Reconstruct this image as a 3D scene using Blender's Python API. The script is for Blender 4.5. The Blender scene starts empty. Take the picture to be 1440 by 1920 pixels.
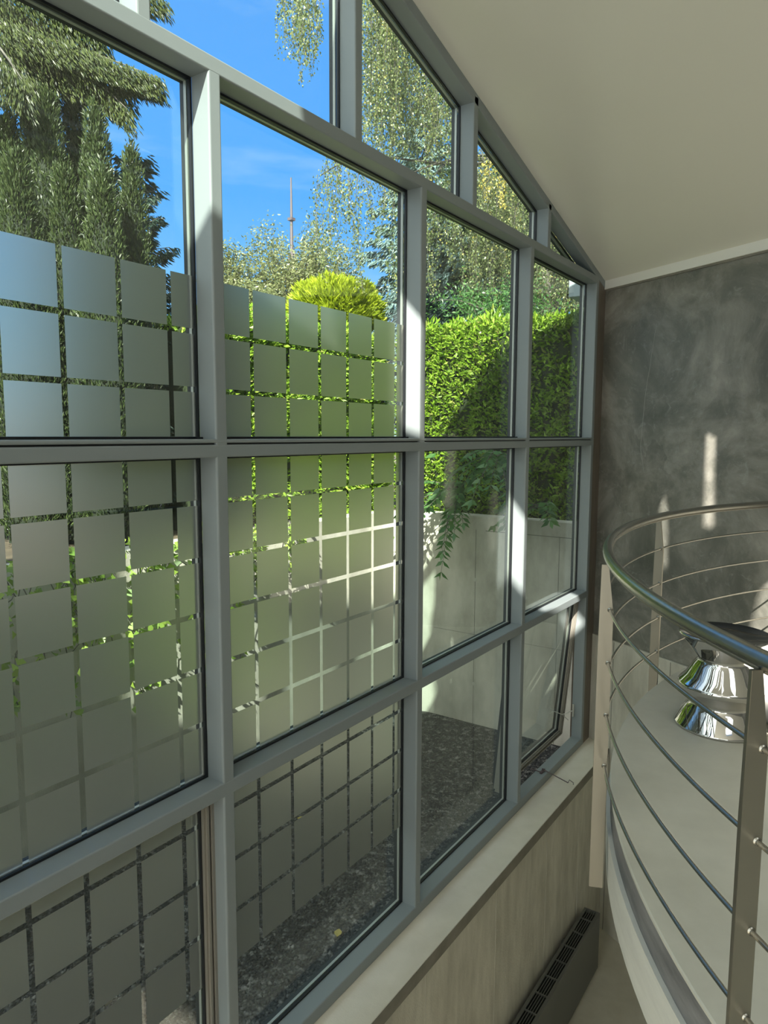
import bpy, bmesh, math, random
import numpy as np
from mathutils import Vector, Matrix, noise

random.seed(7); RNG = np.random.default_rng(11)
SC = bpy.context.scene
COL = SC.collection

# ---------------------------------------------------------------- camera
F_PX, YAW, PITCH, ROLL = 1331.0, 0.6046, -0.1086, 0.0037
CAM = Vector((2.1, 0.0, 0.0))
fw = Vector((-math.sin(YAW) * math.cos(PITCH), math.cos(YAW) * math.cos(PITCH), math.sin(PITCH)))
rt = Vector((math.cos(YAW), math.sin(YAW), 0)); up = rt.cross(fw)
rt, up = math.cos(ROLL) * rt + math.sin(ROLL) * up, -math.sin(ROLL) * rt + math.cos(ROLL) * up
cam = bpy.data.cameras.new('camera'); co = bpy.data.objects.new('camera', cam); COL.objects.link(co)
m = Matrix((rt, up, -fw)).transposed().to_4x4(); m.translation = CAM; co.matrix_world = m
cam.sensor_fit = 'VERTICAL'; cam.sensor_height = 36; cam.lens = 36 * F_PX / 1920; cam.clip_start = 0.02; cam.clip_end = 500
SC.camera = co

def look(u, v, dist):
    """a point seen from the stairs in the direction of (u, v), at a horizontal distance in metres"""
    d = fw + rt * (u - 720) / F_PX - up * (v - 960) / F_PX
    return CAM + d * (dist / math.hypot(d.x, d.y))

# ---------------------------------------------------------------- sun, sky, exposure
SUN_EL, SUN_AZ = math.radians(38), math.radians(24)
SDIR = Vector((math.sin(SUN_AZ) * math.cos(SUN_EL), -math.cos(SUN_AZ) * math.cos(SUN_EL), math.sin(SUN_EL)))
sl = bpy.data.lights.new('sun', 'SUN'); sl.energy = 15.5; sl.angle = math.radians(0.6); sl.color = (1.0, 0.95, 0.84)
so = bpy.data.objects.new('sun', sl); COL.objects.link(so)
so.rotation_euler = SDIR.to_track_quat('Z', 'Y').to_euler(); so.location = SDIR * 40

W = bpy.data.worlds.new('sky'); SC.world = W; W.use_nodes = True
nt = W.node_tree; nt.nodes.clear()
def N(t, **k):
    n = nt.nodes.new(t)
    for a, b in k.items(): setattr(n, a, b)
    return n
tc = N('ShaderNodeTexCoord'); sx = N('ShaderNodeSeparateXYZ'); nt.links.new(tc.outputs['Generated'], sx.inputs[0])
rp = N('ShaderNodeValToRGB'); nt.links.new(sx.outputs['Z'], rp.inputs[0])
for i, (p, c) in enumerate([(0.0, (0.62, 0.78, 0.9)), (0.08, (0.36, 0.78, 1.18)), (0.3, (0.125, 0.50, 1.22)), (0.62, (0.125, 0.42, 1.08)), (1.0, (0.10, 0.30, 0.82))]):
    e = rp.color_ramp.elements[i] if i < 2 else rp.color_ramp.elements.new(p)
    e.position = p; e.color = (*c, 1)
mp = N('ShaderNodeMapping'); mp.inputs['Scale'].default_value = (2.2, 2.2, 11); mp.inputs['Rotation'].default_value = (0.25, 0.1, 0.3)
nt.links.new(tc.outputs['Generated'], mp.inputs[0])
ns = N('ShaderNodeTexNoise'); ns.inputs['Scale'].default_value = 1.6; ns.inputs['Detail'].default_value = 7; ns.inputs['Roughness'].default_value = 0.58
nt.links.new(mp.outputs[0], ns.inputs['Vector'])
cr = N('ShaderNodeMapRange'); cr.inputs[1].default_value = 0.53; cr.inputs[2].default_value = 0.85; cr.inputs[4].default_value = 0.5
nt.links.new(ns.outputs[0], cr.inputs[0])
mx = N('ShaderNodeMixRGB'); mx.inputs[2].default_value = (0.72, 0.95, 1.2, 1)
nt.links.new(cr.outputs[0], mx.inputs[0]); nt.links.new(rp.outputs[0], mx.inputs[1])
# the sky round the sun is brighter and whiter
dt = N('ShaderNodeVectorMath', operation='DOT_PRODUCT'); dt.inputs[1].default_value = SDIR
nt.links.new(tc.outputs['Generated'], dt.inputs[0])
gl = N('ShaderNodeMapRange'); gl.interpolation_type = 'SMOOTHSTEP'
gl.inputs[1].default_value = -0.05; gl.inputs[2].default_value = 1.0; gl.inputs[3].default_value = 0; gl.inputs[4].default_value = 1
nt.links.new(dt.outputs['Value'], gl.inputs[0])
mx2 = N('ShaderNodeMixRGB'); mx2.inputs[2].default_value = (2.3, 2.4, 2.3, 1)
nt.links.new(gl.outputs[0], mx2.inputs[0]); nt.links.new(mx.outputs[0], mx2.inputs[1])
bg = N('ShaderNodeBackground'); bg.inputs['Strength'].default_value = 1.0
nt.links.new(mx2.outputs[0], bg.inputs[0]); ow = N('ShaderNodeOutputWorld'); nt.links.new(bg.outputs[0], ow.inputs[0])
try:
    W.cycles.sampling_method = 'MANUAL'; W.cycles.sample_map_resolution = 1024
except Exception: pass
SC.view_settings.view_transform = 'Standard'; SC.view_settings.look = 'None'; SC.view_settings.gamma = 1
SC.view_settings.use_curve_mapping = False; SC.view_settings.exposure = 0.14
cy = SC.cycles; cy.max_bounces = 9; cy.diffuse_bounces = 5; cy.glossy_bounces = 4; cy.transparent_max_bounces = 16; cy.transmission_bounces = 4
cy.caustics_reflective = False; cy.caustics_refractive = False; cy.sample_clamp_indirect = 6; cy.use_denoising = True

# ---------------------------------------------------------------- materials
def mat(name):
    m = bpy.data.materials.new(name); m.use_nodes = True; m.node_tree.nodes.clear()
    t = m.node_tree
    def nn(ty, **k):
        n = t.nodes.new(ty)
        for a, b in k.items(): setattr(n, a, b)
        return n
    out = nn('ShaderNodeOutputMaterial')
    return m, t, nn, out
def rgba(c): return (c[0], c[1], c[2], 1)
def principled(name, col, rough=0.5, metal=0.0, col2=None, scale=6, detail=6, lo=0.35, hi=0.65, bump=0.0, bscale=60, stretch=(1, 1, 1), spec=0.5, aniso=0.0):
    m, t, nn, out = mat(name)
    b = nn('ShaderNodeBsdfPrincipled'); b.inputs['Base Color'].default_value = rgba(col); b.inputs['Roughness'].default_value = rough
    b.inputs['Metallic'].default_value = metal; b.inputs['Specular IOR Level'].default_value = spec
    if aniso: b.inputs['Anisotropic'].default_value = aniso
    t.links.new(b.outputs[0], out.inputs[0])
    if col2 or bump:
        tc = nn('ShaderNodeTexCoord'); mp = nn('ShaderNodeMapping'); mp.inputs['Scale'].default_value = stretch
        t.links.new(tc.outputs['Object'], mp.inputs[0])
    if col2:
        n = nn('ShaderNodeTexNoise'); n.inputs['Scale'].default_value = scale; n.inputs['Detail'].default_value = detail; n.inputs['Roughness'].default_value = 0.62
        t.links.new(mp.outputs[0], n.inputs['Vector'])
        r = nn('ShaderNodeValToRGB'); r.color_ramp.elements[0].position = lo; r.color_ramp.elements[0].color = rgba(col)
        r.color_ramp.elements[1].position = hi; r.color_ramp.elements[1].color = rgba(col2)
        t.links.new(n.outputs[0], r.inputs[0]); t.links.new(r.outputs[0], b.inputs['Base Color'])
    if bump:
        n2 = nn('ShaderNodeTexNoise'); n2.inputs['Scale'].default_value = bscale; n2.inputs['Detail'].default_value = 6
        t.links.new(mp.outputs[0], n2.inputs['Vector'])
        bp = nn('ShaderNodeBump'); bp.inputs['Strength'].default_value = bump; bp.inputs['Distance'].default_value = 0.01
        t.links.new(n2.outputs[0], bp.inputs['Height']); t.links.new(bp.outputs[0], b.inputs['Normal'])
    return m
def leafmat(name, c1, c2, trans=0.35, gloss=0.04, hue=None):
    m, t, nn, out = mat(name)
    g = nn('ShaderNodeNewGeometry'); r = nn('ShaderNodeValToRGB')
    r.color_ramp.elements[0].color = rgba(c1); r.color_ramp.elements[1].color = rgba(c2)
    if hue:
        e = r.color_ramp.elements.new(0.93); e.color = rgba(c2); r.color_ramp.elements[2].position = 1; r.color_ramp.elements[2].color = rgba(hue)
    t.links.new(g.outputs['Random Per Island'], r.inputs[0])
    d = nn('ShaderNodeBsdfDiffuse'); tr = nn('ShaderNodeBsdfTranslucent'); gl = nn('ShaderNodeBsdfGlossy'); gl.inputs['Roughness'].default_value = 0.4
    t.links.new(r.outputs[0], d.inputs[0]); t.links.new(r.outputs[0], tr.inputs[0])
    a = nn('ShaderNodeMixShader'); a.inputs[0].default_value = trans; b = nn('ShaderNodeMixShader'); b.inputs[0].default_value = gloss
    t.links.new(d.outputs[0], a.inputs[1]); t.links.new(tr.outputs[0], a.inputs[2])
    t.links.new(a.outputs[0], b.inputs[1]); t.links.new(gl.outputs[0], b.inputs[2]); t.links.new(b.outputs[0], out.inputs[0])
    return m
def glassmat(name, tint=(0.90, 0.945, 0.925), f0=0.045):
    m, t, nn, out = mat(name)
    lw = nn('ShaderNodeLayerWeight'); lw.inputs[0].default_value = 0.5
    p = nn('ShaderNodeMath', operation='POWER'); p.inputs[1].default_value = 5
    t.links.new(lw.outputs['Facing'], p.inputs[0])
    ma = nn('ShaderNodeMath', operation='MULTIPLY_ADD'); ma.inputs[1].default_value = 0.9; ma.inputs[2].default_value = f0
    t.links.new(p.outputs[0], ma.inputs[0])
    tr = nn('ShaderNodeBsdfTransparent'); tr.inputs[0].default_value = rgba(tint)
    gl = nn('ShaderNodeBsdfGlossy'); gl.inputs['Roughness'].default_value = 0.0; gl.inputs[0].default_value = (1, 1, 1, 1)
    mi = nn('ShaderNodeMixShader'); t.links.new(ma.outputs[0], mi.inputs[0]); t.links.new(tr.outputs[0], mi.inputs[1]); t.links.new(gl.outputs[0], mi.inputs[2])
    t.links.new(mi.outputs[0], out.inputs[0]); return m
def frostmat(name):
    m, t, nn, out = mat(name)
    d = nn('ShaderNodeBsdfDiffuse'); d.inputs[0].default_value = (0.20, 0.22, 0.20, 1)
    tr = nn('ShaderNodeBsdfTranslucent'); tr.inputs[0].default_value = (0.78, 0.735, 0.64, 1)
    rf = nn('ShaderNodeBsdfRefraction'); rf.inputs[0].default_value = (0.98, 0.91, 0.84, 1); rf.inputs['Roughness'].default_value = 0.6; rf.inputs['IOR'].default_value = 1.3
    a = nn('ShaderNodeMixShader'); a.inputs[0].default_value = 0.5; b = nn('ShaderNodeMixShader'); b.inputs[0].default_value = 0.6
    t.links.new(d.outputs[0], a.inputs[1]); t.links.new(tr.outputs[0], a.inputs[2]); t.links.new(a.outputs[0], b.inputs[1]); t.links.new(rf.outputs[0], b.inputs[2])
    t.links.new(b.outputs[0], out.inputs[0]); return m
def plastermat(name):
    """hand-trowelled dark grey plaster: broad clouds, trowel swirls, fine pale scratches, one long crack"""
    m, t, nn, out = mat(name)
    b = nn('ShaderNodeBsdfPrincipled'); b.inputs['Roughness'].default_value = 0.42; t.links.new(b.outputs[0], out.inputs[0])
    tc = nn('ShaderNodeTexCoord')
    n1 = nn('ShaderNodeTexNoise'); n1.inputs['Scale'].default_value = 1.5; n1.inputs['Detail'].default_value = 9; n1.inputs['Roughness'].default_value = 0.66; n1.inputs['Distortion'].default_value = 0.5
    t.links.new(tc.outputs['Object'], n1.inputs['Vector'])
    r1 = nn('ShaderNodeValToRGB'); t.links.new(n1.outputs[0], r1.inputs[0])
    es = r1.color_ramp.elements; es[0].position = 0.30; es[0].color = (0.10, 0.105, 0.088, 1); es[1].position = 0.70; es[1].color = (0.42, 0.395, 0.35, 1)
    e = es.new(0.47); e.color = (0.185, 0.182, 0.158, 1)
    v = nn('ShaderNodeTexVoronoi'); v.feature = 'F1'; v.inputs['Scale'].default_value = 1.7; v.inputs['Randomness'].default_value = 1
    n2 = nn('ShaderNodeTexNoise'); n2.inputs['Scale'].default_value = 2.5; n2.inputs['Detail'].default_value = 4
    t.links.new(tc.outputs['Object'], n2.inputs['Vector'])
    ad = nn('ShaderNodeVectorMath', operation='MULTIPLY_ADD'); ad.inputs[1].default_value = (0.8, 0.8, 0.8)
    t.links.new(n2.outputs['Color'], ad.inputs[0]); t.links.new(tc.outputs['Object'], ad.inputs[2]); t.links.new(ad.outputs[0], v.inputs['Vector'])
    mr = nn('ShaderNodeMapRange'); mr.inputs[1].default_value = 0.0; mr.inputs[2].default_value = 1; mr.inputs[3].default_value = 0.78; mr.inputs[4].default_value = 1.12
    t.links.new(v.outputs['Color'], mr.inputs[0])
    mu = nn('ShaderNodeMixRGB', blend_type='MULTIPLY'); mu.inputs[0].default_value = 0.8
    t.links.new(r1.outputs[0], mu.inputs[1]); t.links.new(mr.outputs[0], mu.inputs[2])
    n3 = nn('ShaderNodeTexNoise'); n3.inputs['Scale'].default_value = 9; n3.inputs['Detail'].default_value = 10; n3.inputs['Roughness'].default_value = 0.8; n3.inputs['Distortion'].default_value = 1.2
    t.links.new(tc.outputs['Object'], n3.inputs['Vector'])
    r3 = nn('ShaderNodeMapRange'); r3.inputs[1].default_value = 0.55; r3.inputs[2].default_value = 0.75; r3.inputs[3].default_value = 0; r3.inputs[4].default_value = 0.7
    t.links.new(n3.outputs[0], r3.inputs[0])
    mi = nn('ShaderNodeMixRGB'); mi.inputs[2].default_value = (0.42, 0.43, 0.40, 1)
    t.links.new(r3.outputs[0], mi.inputs[0]); t.links.new(mu.outputs[0], mi.inputs[1]); t.links.new(mi.outputs[0], b.inputs['Base Color'])
    bp = nn('ShaderNodeBump'); bp.inputs['Strength'].default_value = 0.35; bp.inputs['Distance'].default_value = 0.01
    t.links.new(n3.outputs[0], bp.inputs['Height']); t.links.new(bp.outputs[0], b.inputs['Normal'])
    return m
def gravelmat(name, s=38, dark=(0.028, 0.030, 0.032), light=(0.36, 0.36, 0.34)):
    m, t, nn, out = mat(name)
    b = nn('ShaderNodeBsdfPrincipled'); b.inputs['Roughness'].default_value = 0.7; t.links.new(b.outputs[0], out.inputs[0])
    tc = nn('ShaderNodeTexCoord'); v = nn('ShaderNodeTexVoronoi'); v.inputs['Scale'].default_value = s
    t.links.new(tc.outputs['Object'], v.inputs['Vector'])
    sp = nn('ShaderNodeSeparateColor'); t.links.new(v.outputs['Color'], sp.inputs[0])
    r = nn('ShaderNodeValToRGB'); r.color_ramp.elements[0].color = rgba(dark); r.color_ramp.elements[0].position = 0.25; r.color_ramp.elements[1].color = rgba(light)
    t.links.new(sp.outputs[0], r.inputs[0])
    mr = nn('ShaderNodeMapRange'); mr.inputs[1].default_value = 0.25; mr.inputs[2].default_value = 0.7; mr.inputs[3].default_value = 1; mr.inputs[4].default_value = 0.15
    t.links.new(v.outputs['Distance'], mr.inputs[0])
    mu = nn('ShaderNodeMixRGB', blend_type='MULTIPLY'); mu.inputs[0].default_value = 1
    t.links.new(r.outputs[0], mu.inputs[1]); t.links.new(mr.outputs[0], mu.inputs[2]); t.links.new(mu.outputs[0], b.inputs['Base Color'])
    bp = nn('ShaderNodeBump'); bp.invert = True; bp.inputs['Strength'].default_value = 1; bp.inputs['Distance'].default_value = 0.02
    t.links.new(v.outputs['Distance'], bp.inputs['Height']); t.links.new(bp.outputs[0], b.inputs['Normal'])
    return m

M = dict(
    steel=principled('painted_steel', (0.245, 0.28, 0.29), 0.42, 0.0, bump=0.04, bscale=300),
    gasket=principled('black_rubber', (0.008, 0.010, 0.013), 0.5),
    spacer=principled('aluminium_spacer', (0.50, 0.50, 0.46), 0.4, 0.3),
    sash=principled('weathered_aluminium', (0.33, 0.31, 0.27), 0.45, 0.4),
    glass=glassmat('window_glass'), frost=frostmat('frosted_film'),
    plaster=plastermat('trowelled_plaster'),
    concrete=principled('board_marked_concrete', (0.46, 0.445, 0.375), 0.8, 0, (0.66, 0.64, 0.55), 3.2, 9, 0.32, 0.66, 0.35, 90, (2.5, 2.5, 0.6)),
    sill=principled('smooth_sill_concrete', (0.70, 0.655, 0.545), 0.7, 0, (0.80, 0.75, 0.645), 4, 7, 0.3, 0.7, 0.12, 120),
    silledge=principled('shaded_sill_edge', (0.19, 0.18, 0.15), 0.8, 0, (0.25, 0.235, 0.2), 6),  # shade on the sill's front edge and underside, put into the colour
    slab=principled('polished_concrete', (0.53, 0.51, 0.42), 0.42, 0, (0.66, 0.635, 0.535), 2.6, 9, 0.3, 0.72, 0.05, 40),
    slabband=principled('stained_edge_concrete', (0.12, 0.12, 0.12), 0.6, 0, (0.24, 0.235, 0.23), 3, 8, 0.35, 0.65, 0.1, 40, (1, 1, 5)),
    slabband2=principled('pale_edge_concrete', (0.60, 0.59, 0.53), 0.6, 0, (0.70, 0.69, 0.62), 3, 8, 0.35, 0.65, 0.1, 40, (1, 1, 5)),
    ceiling=principled('white_ceiling_paint', (0.78, 0.77, 0.70), 0.75),
    white=principled('white_trim_paint', (0.84, 0.83, 0.78), 0.6),
    stainless=principled('brushed_stainless', (0.42, 0.405, 0.36), 0.27, 1.0, bump=0.03, bscale=400),
    satin=principled('satin_stainless_plate', (0.34, 0.32, 0.27), 0.42, 1.0, bump=0.03, bscale=300, stretch=(1, 1, 12)),
    chrome=principled('mirror_chrome', (0.68, 0.665, 0.65), 0.025, 1.0),
    ceramic=principled('white_ceramic', (0.86, 0.85, 0.80), 0.25),
    blackglass=principled('dark_mirror_top', (0.05, 0.055, 0.06), 0.06, 0.9),
    radiator=principled('anthracite_enamel', (0.13, 0.132, 0.12), 0.5),
    slot=principled('slot_shade', (0.006, 0.006, 0.006), 0.8),
    wood=principled('brown_edge_strip', (0.15, 0.125, 0.10), 0.6, 0, (0.21, 0.175, 0.145), 8, 5, 0.3, 0.7, 0, 60, (3, 3, 0.5)),
    floor=principled('mottled_floor_concrete', (0.48, 0.455, 0.37), 0.5, 0, (0.62, 0.59, 0.50), 2, 8),
    retain=principled('pale_retaining_concrete', (0.30, 0.285, 0.235), 0.85, 0, (0.60, 0.575, 0.50), 1.7, 9, 0.25, 0.62, 0.3, 70, (1.5, 1.5, 0.7)),
    joint=principled('formwork_joint', (0.17, 0.165, 0.14), 0.9),
    jointpale=principled('pale_formwork_line', (0.50, 0.48, 0.42), 0.9),
    earth=principled('garden_soil', (0.07, 0.055, 0.035), 0.9, 0, (0.13, 0.10, 0.06), 5),
    gravel=gravelmat('dark_gravel', 38, (0.012, 0.013, 0.014), (0.16, 0.16, 0.155)),
    stone=principled('gravel_stone', (0.022, 0.024, 0.026), 0.7, 0, (0.30, 0.29, 0.27), 14, 2, 0.50, 0.74),
    bark=principled('grey_bark', (0.06, 0.055, 0.045), 0.9, 0, (0.14, 0.13, 0.11), 9),
    brownwall=principled('garden_terrace', (0.50, 0.48, 0.42), 0.9),
    birch=leafmat('birch_leaf', (0.085, 0.13, 0.04), (0.27, 0.31, 0.12), 0.38, 0.04, (0.45, 0.38, 0.08)),
    birch_y=leafmat('birch_leaf_yellow', (0.50, 0.42, 0.08), (0.72, 0.58, 0.14), 0.4),
    willow=leafmat('olive_leaf', (0.13, 0.17, 0.06), (0.34, 0.35, 0.16), 0.4, 0.05),
    blue=leafmat('blue_spruce_needles', (0.13, 0.21, 0.20), (0.26, 0.37, 0.35), 0.15, 0.05),
    spruce=leafmat('spruce_needles', (0.022, 0.042, 0.018), (0.135, 0.165, 0.045), 0.25, 0.05),
    darkspruce=leafmat('dark_spruce_needles', (0.025, 0.055, 0.045), (0.07, 0.12, 0.085), 0.2, 0.05),
    yew=leafmat('yew_needles', (0.022, 0.045, 0.014), (0.11, 0.15, 0.05), 0.2, 0.05),
    darkleaf=leafmat('dark_green_leaf', (0.02, 0.045, 0.014), (0.09, 0.13, 0.04), 0.25),
    greywall=principled('grey_side_wall', (0.28, 0.27, 0.24), 0.8),
    landing=principled('dark_stair_landing', (0.36, 0.345, 0.30), 0.6),
    hedge=leafmat('hedge_leaf', (0.13, 0.26, 0.015), (0.42, 0.60, 0.07), 0.3, 0.04, (0.50, 0.38, 0.18)),
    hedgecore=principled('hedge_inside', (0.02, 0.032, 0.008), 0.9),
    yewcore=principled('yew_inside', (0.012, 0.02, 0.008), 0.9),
    thuja=leafmat('golden_thuja_leaf', (0.24, 0.33, 0.015), (0.66, 0.74, 0.06), 0.35),
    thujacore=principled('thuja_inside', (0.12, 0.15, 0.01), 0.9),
    ivy=leafmat('ivy_leaf', (0.16, 0.28, 0.05), (0.45, 0.60, 0.10), 0.35),
    ash=leafmat('pinnate_leaf', (0.06, 0.17, 0.05), (0.13, 0.27, 0.07), 0.4),
    mast=principled('mast_steel', (0.10, 0.075, 0.08), 0.6),
    fascia=principled('pale_fascia', (0.36, 0.42, 0.44), 0.6),
)

# ---------------------------------------------------------------- mesh helpers
def link(name, me, parent=None):
    o = bpy.data.objects.new(name, me); COL.objects.link(o)
    if parent is not None: o.parent = parent
    return o
def finish(name, bm, m, parent=None, smooth=False, recalc=True):
    if recalc: bmesh.ops.recalc_face_normals(bm, faces=bm.faces)
    me = bpy.data.meshes.new(name); bm.to_mesh(me); bm.free()
    for x in (m if isinstance(m, (list, tuple)) else [m]): me.materials.append(x)
    if smooth: me.polygons.foreach_set('use_smooth', [True] * len(me.polygons))
    if parent is not None and parent.type == 'EMPTY':
        me.transform(Matrix.Translation(-parent.location))
    return link(name, me, parent)
def box(bm, a, b, bev=0, seg=2):
    x0, y0, z0 = a; x1, y1, z1 = b
    vs = [bm.verts.new(p) for p in ((x0, y0, z0), (x1, y0, z0), (x1, y1, z0), (x0, y1, z0), (x0, y0, z1), (x1, y0, z1), (x1, y1, z1), (x0, y1, z1))]
    fs = [bm.faces.new([vs[i] for i in f]) for f in ((0, 3, 2, 1), (4, 5, 6, 7), (0, 1, 5, 4), (1, 2, 6, 5), (2, 3, 7, 6), (3, 0, 4, 7))]
    if bev:
        es = list({e for f in fs for e in f.edges})
        bmesh.ops.bevel(bm, geom=es, offset=bev, segments=seg, profile=0.5, affect='EDGES')
def prism(bm, poly, axis, a, b, bev=0):
    """poly of 2-D points extruded along an axis: 'x' -> (y,z), 'z' -> (x,y), 'y' -> (x,z)"""
    def P(p, t): return {'x': (t, p[0], p[1]), 'y': (p[0], t, p[1]), 'z': (p[0], p[1], t)}[axis]
    A = [bm.verts.new(P(p, a)) for p in poly]; B = [bm.verts.new(P(p, b)) for p in poly]
    n = len(poly); fs = [bm.faces.new(A), bm.faces.new(B[::-1])]
    for i in range(n): fs.append(bm.faces.new((A[i], A[(i + 1) % n], B[(i + 1) % n], B[i])))
    if bev:
        bmesh.ops.bevel(bm, geom=list({e for f in fs for e in f.edges}), offset=bev, segments=2, profile=0.5, affect='EDGES')
def inset(poly, d):
    n = len(poly); ar = sum(poly[i][0] * poly[(i + 1) % n][1] - poly[(i + 1) % n][0] * poly[i][1] for i in range(n))
    s = 1 if ar > 0 else -1; L = []
    for i in range(n):
        (x0, y0), (x1, y1) = poly[i], poly[(i + 1) % n]; dx, dy = x1 - x0, y1 - y0; l = math.hypot(dx, dy)
        nx, ny = -dy / l * s, dx / l * s; L.append((x0 + nx * d, y0 + ny * d, dx, dy))
    out = []
    for i in range(n):
        ax, ay, adx, ady = L[i - 1]; bx, by, bdx, bdy = L[i]; det = adx * bdy - ady * bdx
        t = ((bx - ax) * bdy - (by - ay) * bdx) / det; out.append((ax + adx * t, ay + ady * t))
    return out
def ring(bm, poly, d0, d1, x0, x1):
    A, B = inset(poly, d0) if d0 else poly, inset(poly, d1); n = len(poly)
    V = [[bm.verts.new((x, *p)) for p in Q] for x in (x0, x1) for Q in (A, B)]
    for i in range(n):
        j = (i + 1) % n
        for a, b in ((0, 1), (3, 2), (1, 3), (2, 0)):
            bm.faces.new((V[a][i], V[a][j], V[b][j], V[b][i]))
def tube(bm, pts, r, n=10, cap=True, r1=None):
    pts = [Vector(p) for p in pts]; R = []; prev = None
    for i, p in enumerate(pts):
        t = (pts[min(i + 1, len(pts) - 1)] - pts[max(i - 1, 0)]).normalized()
        if prev is None:
            a = Vector((0, 0, 1)) if abs(t.z) < 0.9 else Vector((1, 0, 0)); s = t.cross(a).normalized()
        else: s = (prev - t * prev.dot(t)).normalized()
        prev = s; q = t.cross(s); k = i / (len(pts) - 1); rr = r if r1 is None else r + (r1 - r) * k
        R.append([bm.verts.new(p + (s * math.cos(2 * math.pi * j / n) + q * math.sin(2 * math.pi * j / n)) * rr) for j in range(n)])
    for i in range(len(R) - 1):
        for j in range(n): bm.faces.new((R[i][j], R[i][(j + 1) % n], R[i + 1][(j + 1) % n], R[i + 1][j]))
    if cap: bm.faces.new(R[0][::-1]); bm.faces.new(R[-1])
def lathe(bm, prof, c, n=64, a0=0, a1=2 * math.pi):
    full = abs(a1 - a0 - 2 * math.pi) < 1e-6; k = n if full else n + 1; R = []
    for r, z in prof:
        R.append([bm.verts.new((c[0] + r * math.cos(a0 + (a1 - a0) * i / n), c[1] + r * math.sin(a0 + (a1 - a0) * i / n), c[2] + z)) for i in range(k)])
    for i in range(len(R) - 1):
        for j in range(n):
            j2 = (j + 1) % k
            bm.faces.new((R[i][j], R[i][j2], R[i + 1][j2], R[i + 1][j]))
    return R
def sphere(bm, c, r, sc=(1, 1, 1)):
    bmesh.ops.create_icosphere(bm, subdivisions=2, radius=r, matrix=Matrix.Translation(c) @ Matrix.Diagonal((*sc, 1)))
def empty(name, loc, label=None, cat=None, group=None, kind=None):
    o = bpy.data.objects.new(name, None); COL.objects.link(o); o.location = loc; o.empty_display_size = 0.1
    return tag(o, label, cat, group, kind)
def tag(o, label=None, cat=None, group=None, kind=None):
    if label: o['label'] = label
    if cat: o['category'] = cat
    if group: o['group'] = group
    if kind: o['kind'] = kind
    return o
def struct(o, label, cat): return tag(o, label, cat, kind='structure')

# ---------------------------------------------------------------- the room: numbers
XG = -0.105
RIGHT = [-2.49, -1.008, 0.475, 1.958, 3.445, 4.922, 6.36]    # right edge of each mullion
MW, MD = 0.06, 0.098
Z = dict(sb=-2.893, st=-2.822, lb=-1.478, lt=-1.415, mb=-0.0905, mt=-0.020, tb=1.323, tt=1.383)
NW = Vector((0.478, 0.878, 0)); DWALL = Vector((0.878, -0.478, 0)); WC = Vector((0, 6.55, 0))
def roofz(x, y): return 1.37 - 0.293 * (0.478 * x + 0.878 * (y - 6.55))

# ---------------------------------------------------------------- window frame (one welded grid)
wf = empty('window_1', (0, 1.5, Z['sb']), 'painted grey steel grid of mullions and transoms along the left', 'window frame', kind='structure')
for yr in RIGHT:
    bm = bmesh.new(); box(bm, (-MD, yr - MW, Z['sb'] + 0.001), (0, yr, Z['tt'] - 0.002), 0.008, 3); finish('mullion', bm, M['steel'], wf)
for (z0, z1, x0) in ((Z['sb'], Z['st'], 0.001), (Z['lb'], Z['lt'], 0.0006), (Z['mb'], -0.041, 0.0006), (-0.035, Z['mt'], 0.0006), (Z['tb'], Z['tt'], 0.0006)):
    bm = bmesh.new(); box(bm, (-MD - 0.0005, RIGHT[0] - MW, z0), (x0, 6.36, z1), 0.006, 3); finish('transom', bm, M['steel'], wf)
bm = bmesh.new(); box(bm, (-MD, RIGHT[0], -0.042), (-0.012, 6.34, -0.034)); finish('shadow_gap', bm, M['gasket'], wf)
UP = [-0.74, 0.455, 1.651, 2.849, 4.025, 5.217]
for yr in UP:
    bm = bmesh.new(); z1 = roofz(0, yr) - 0.01
    prism(bm, [(yr - 0.055, Z['tt'] - 0.01), (yr, Z['tt'] - 0.01), (yr, z1), (yr - 0.055, z1)], 'x', -MD, 0, 0.006); finish('upper_mullion', bm, M['steel'], wf)
bm = bmesh.new()
prism(bm, [(-2.0, roofz(0, -2) - 0.075), (6.52, roofz(0, 6.52) - 0.062), (6.52, roofz(0, 6.52)), (-2.0, roofz(0, -2))], 'x', -MD, 0.0, 0.004); finish('raked_head', bm, M['steel'], wf)
# little fixing clips at the foot of the upper panes
for yr in RIGHT[2:6]:
    bm = bmesh.new(); box(bm, (-0.085, yr - MW - 0.03, -0.02), (-0.07, yr - MW - 0.004, -0.012), 0.001); box(bm, (-0.03, yr + 0.004, -0.02), (-0.018, yr + 0.03, -0.011), 0.001)
    finish('clip', bm, M['gasket'], wf)

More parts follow.
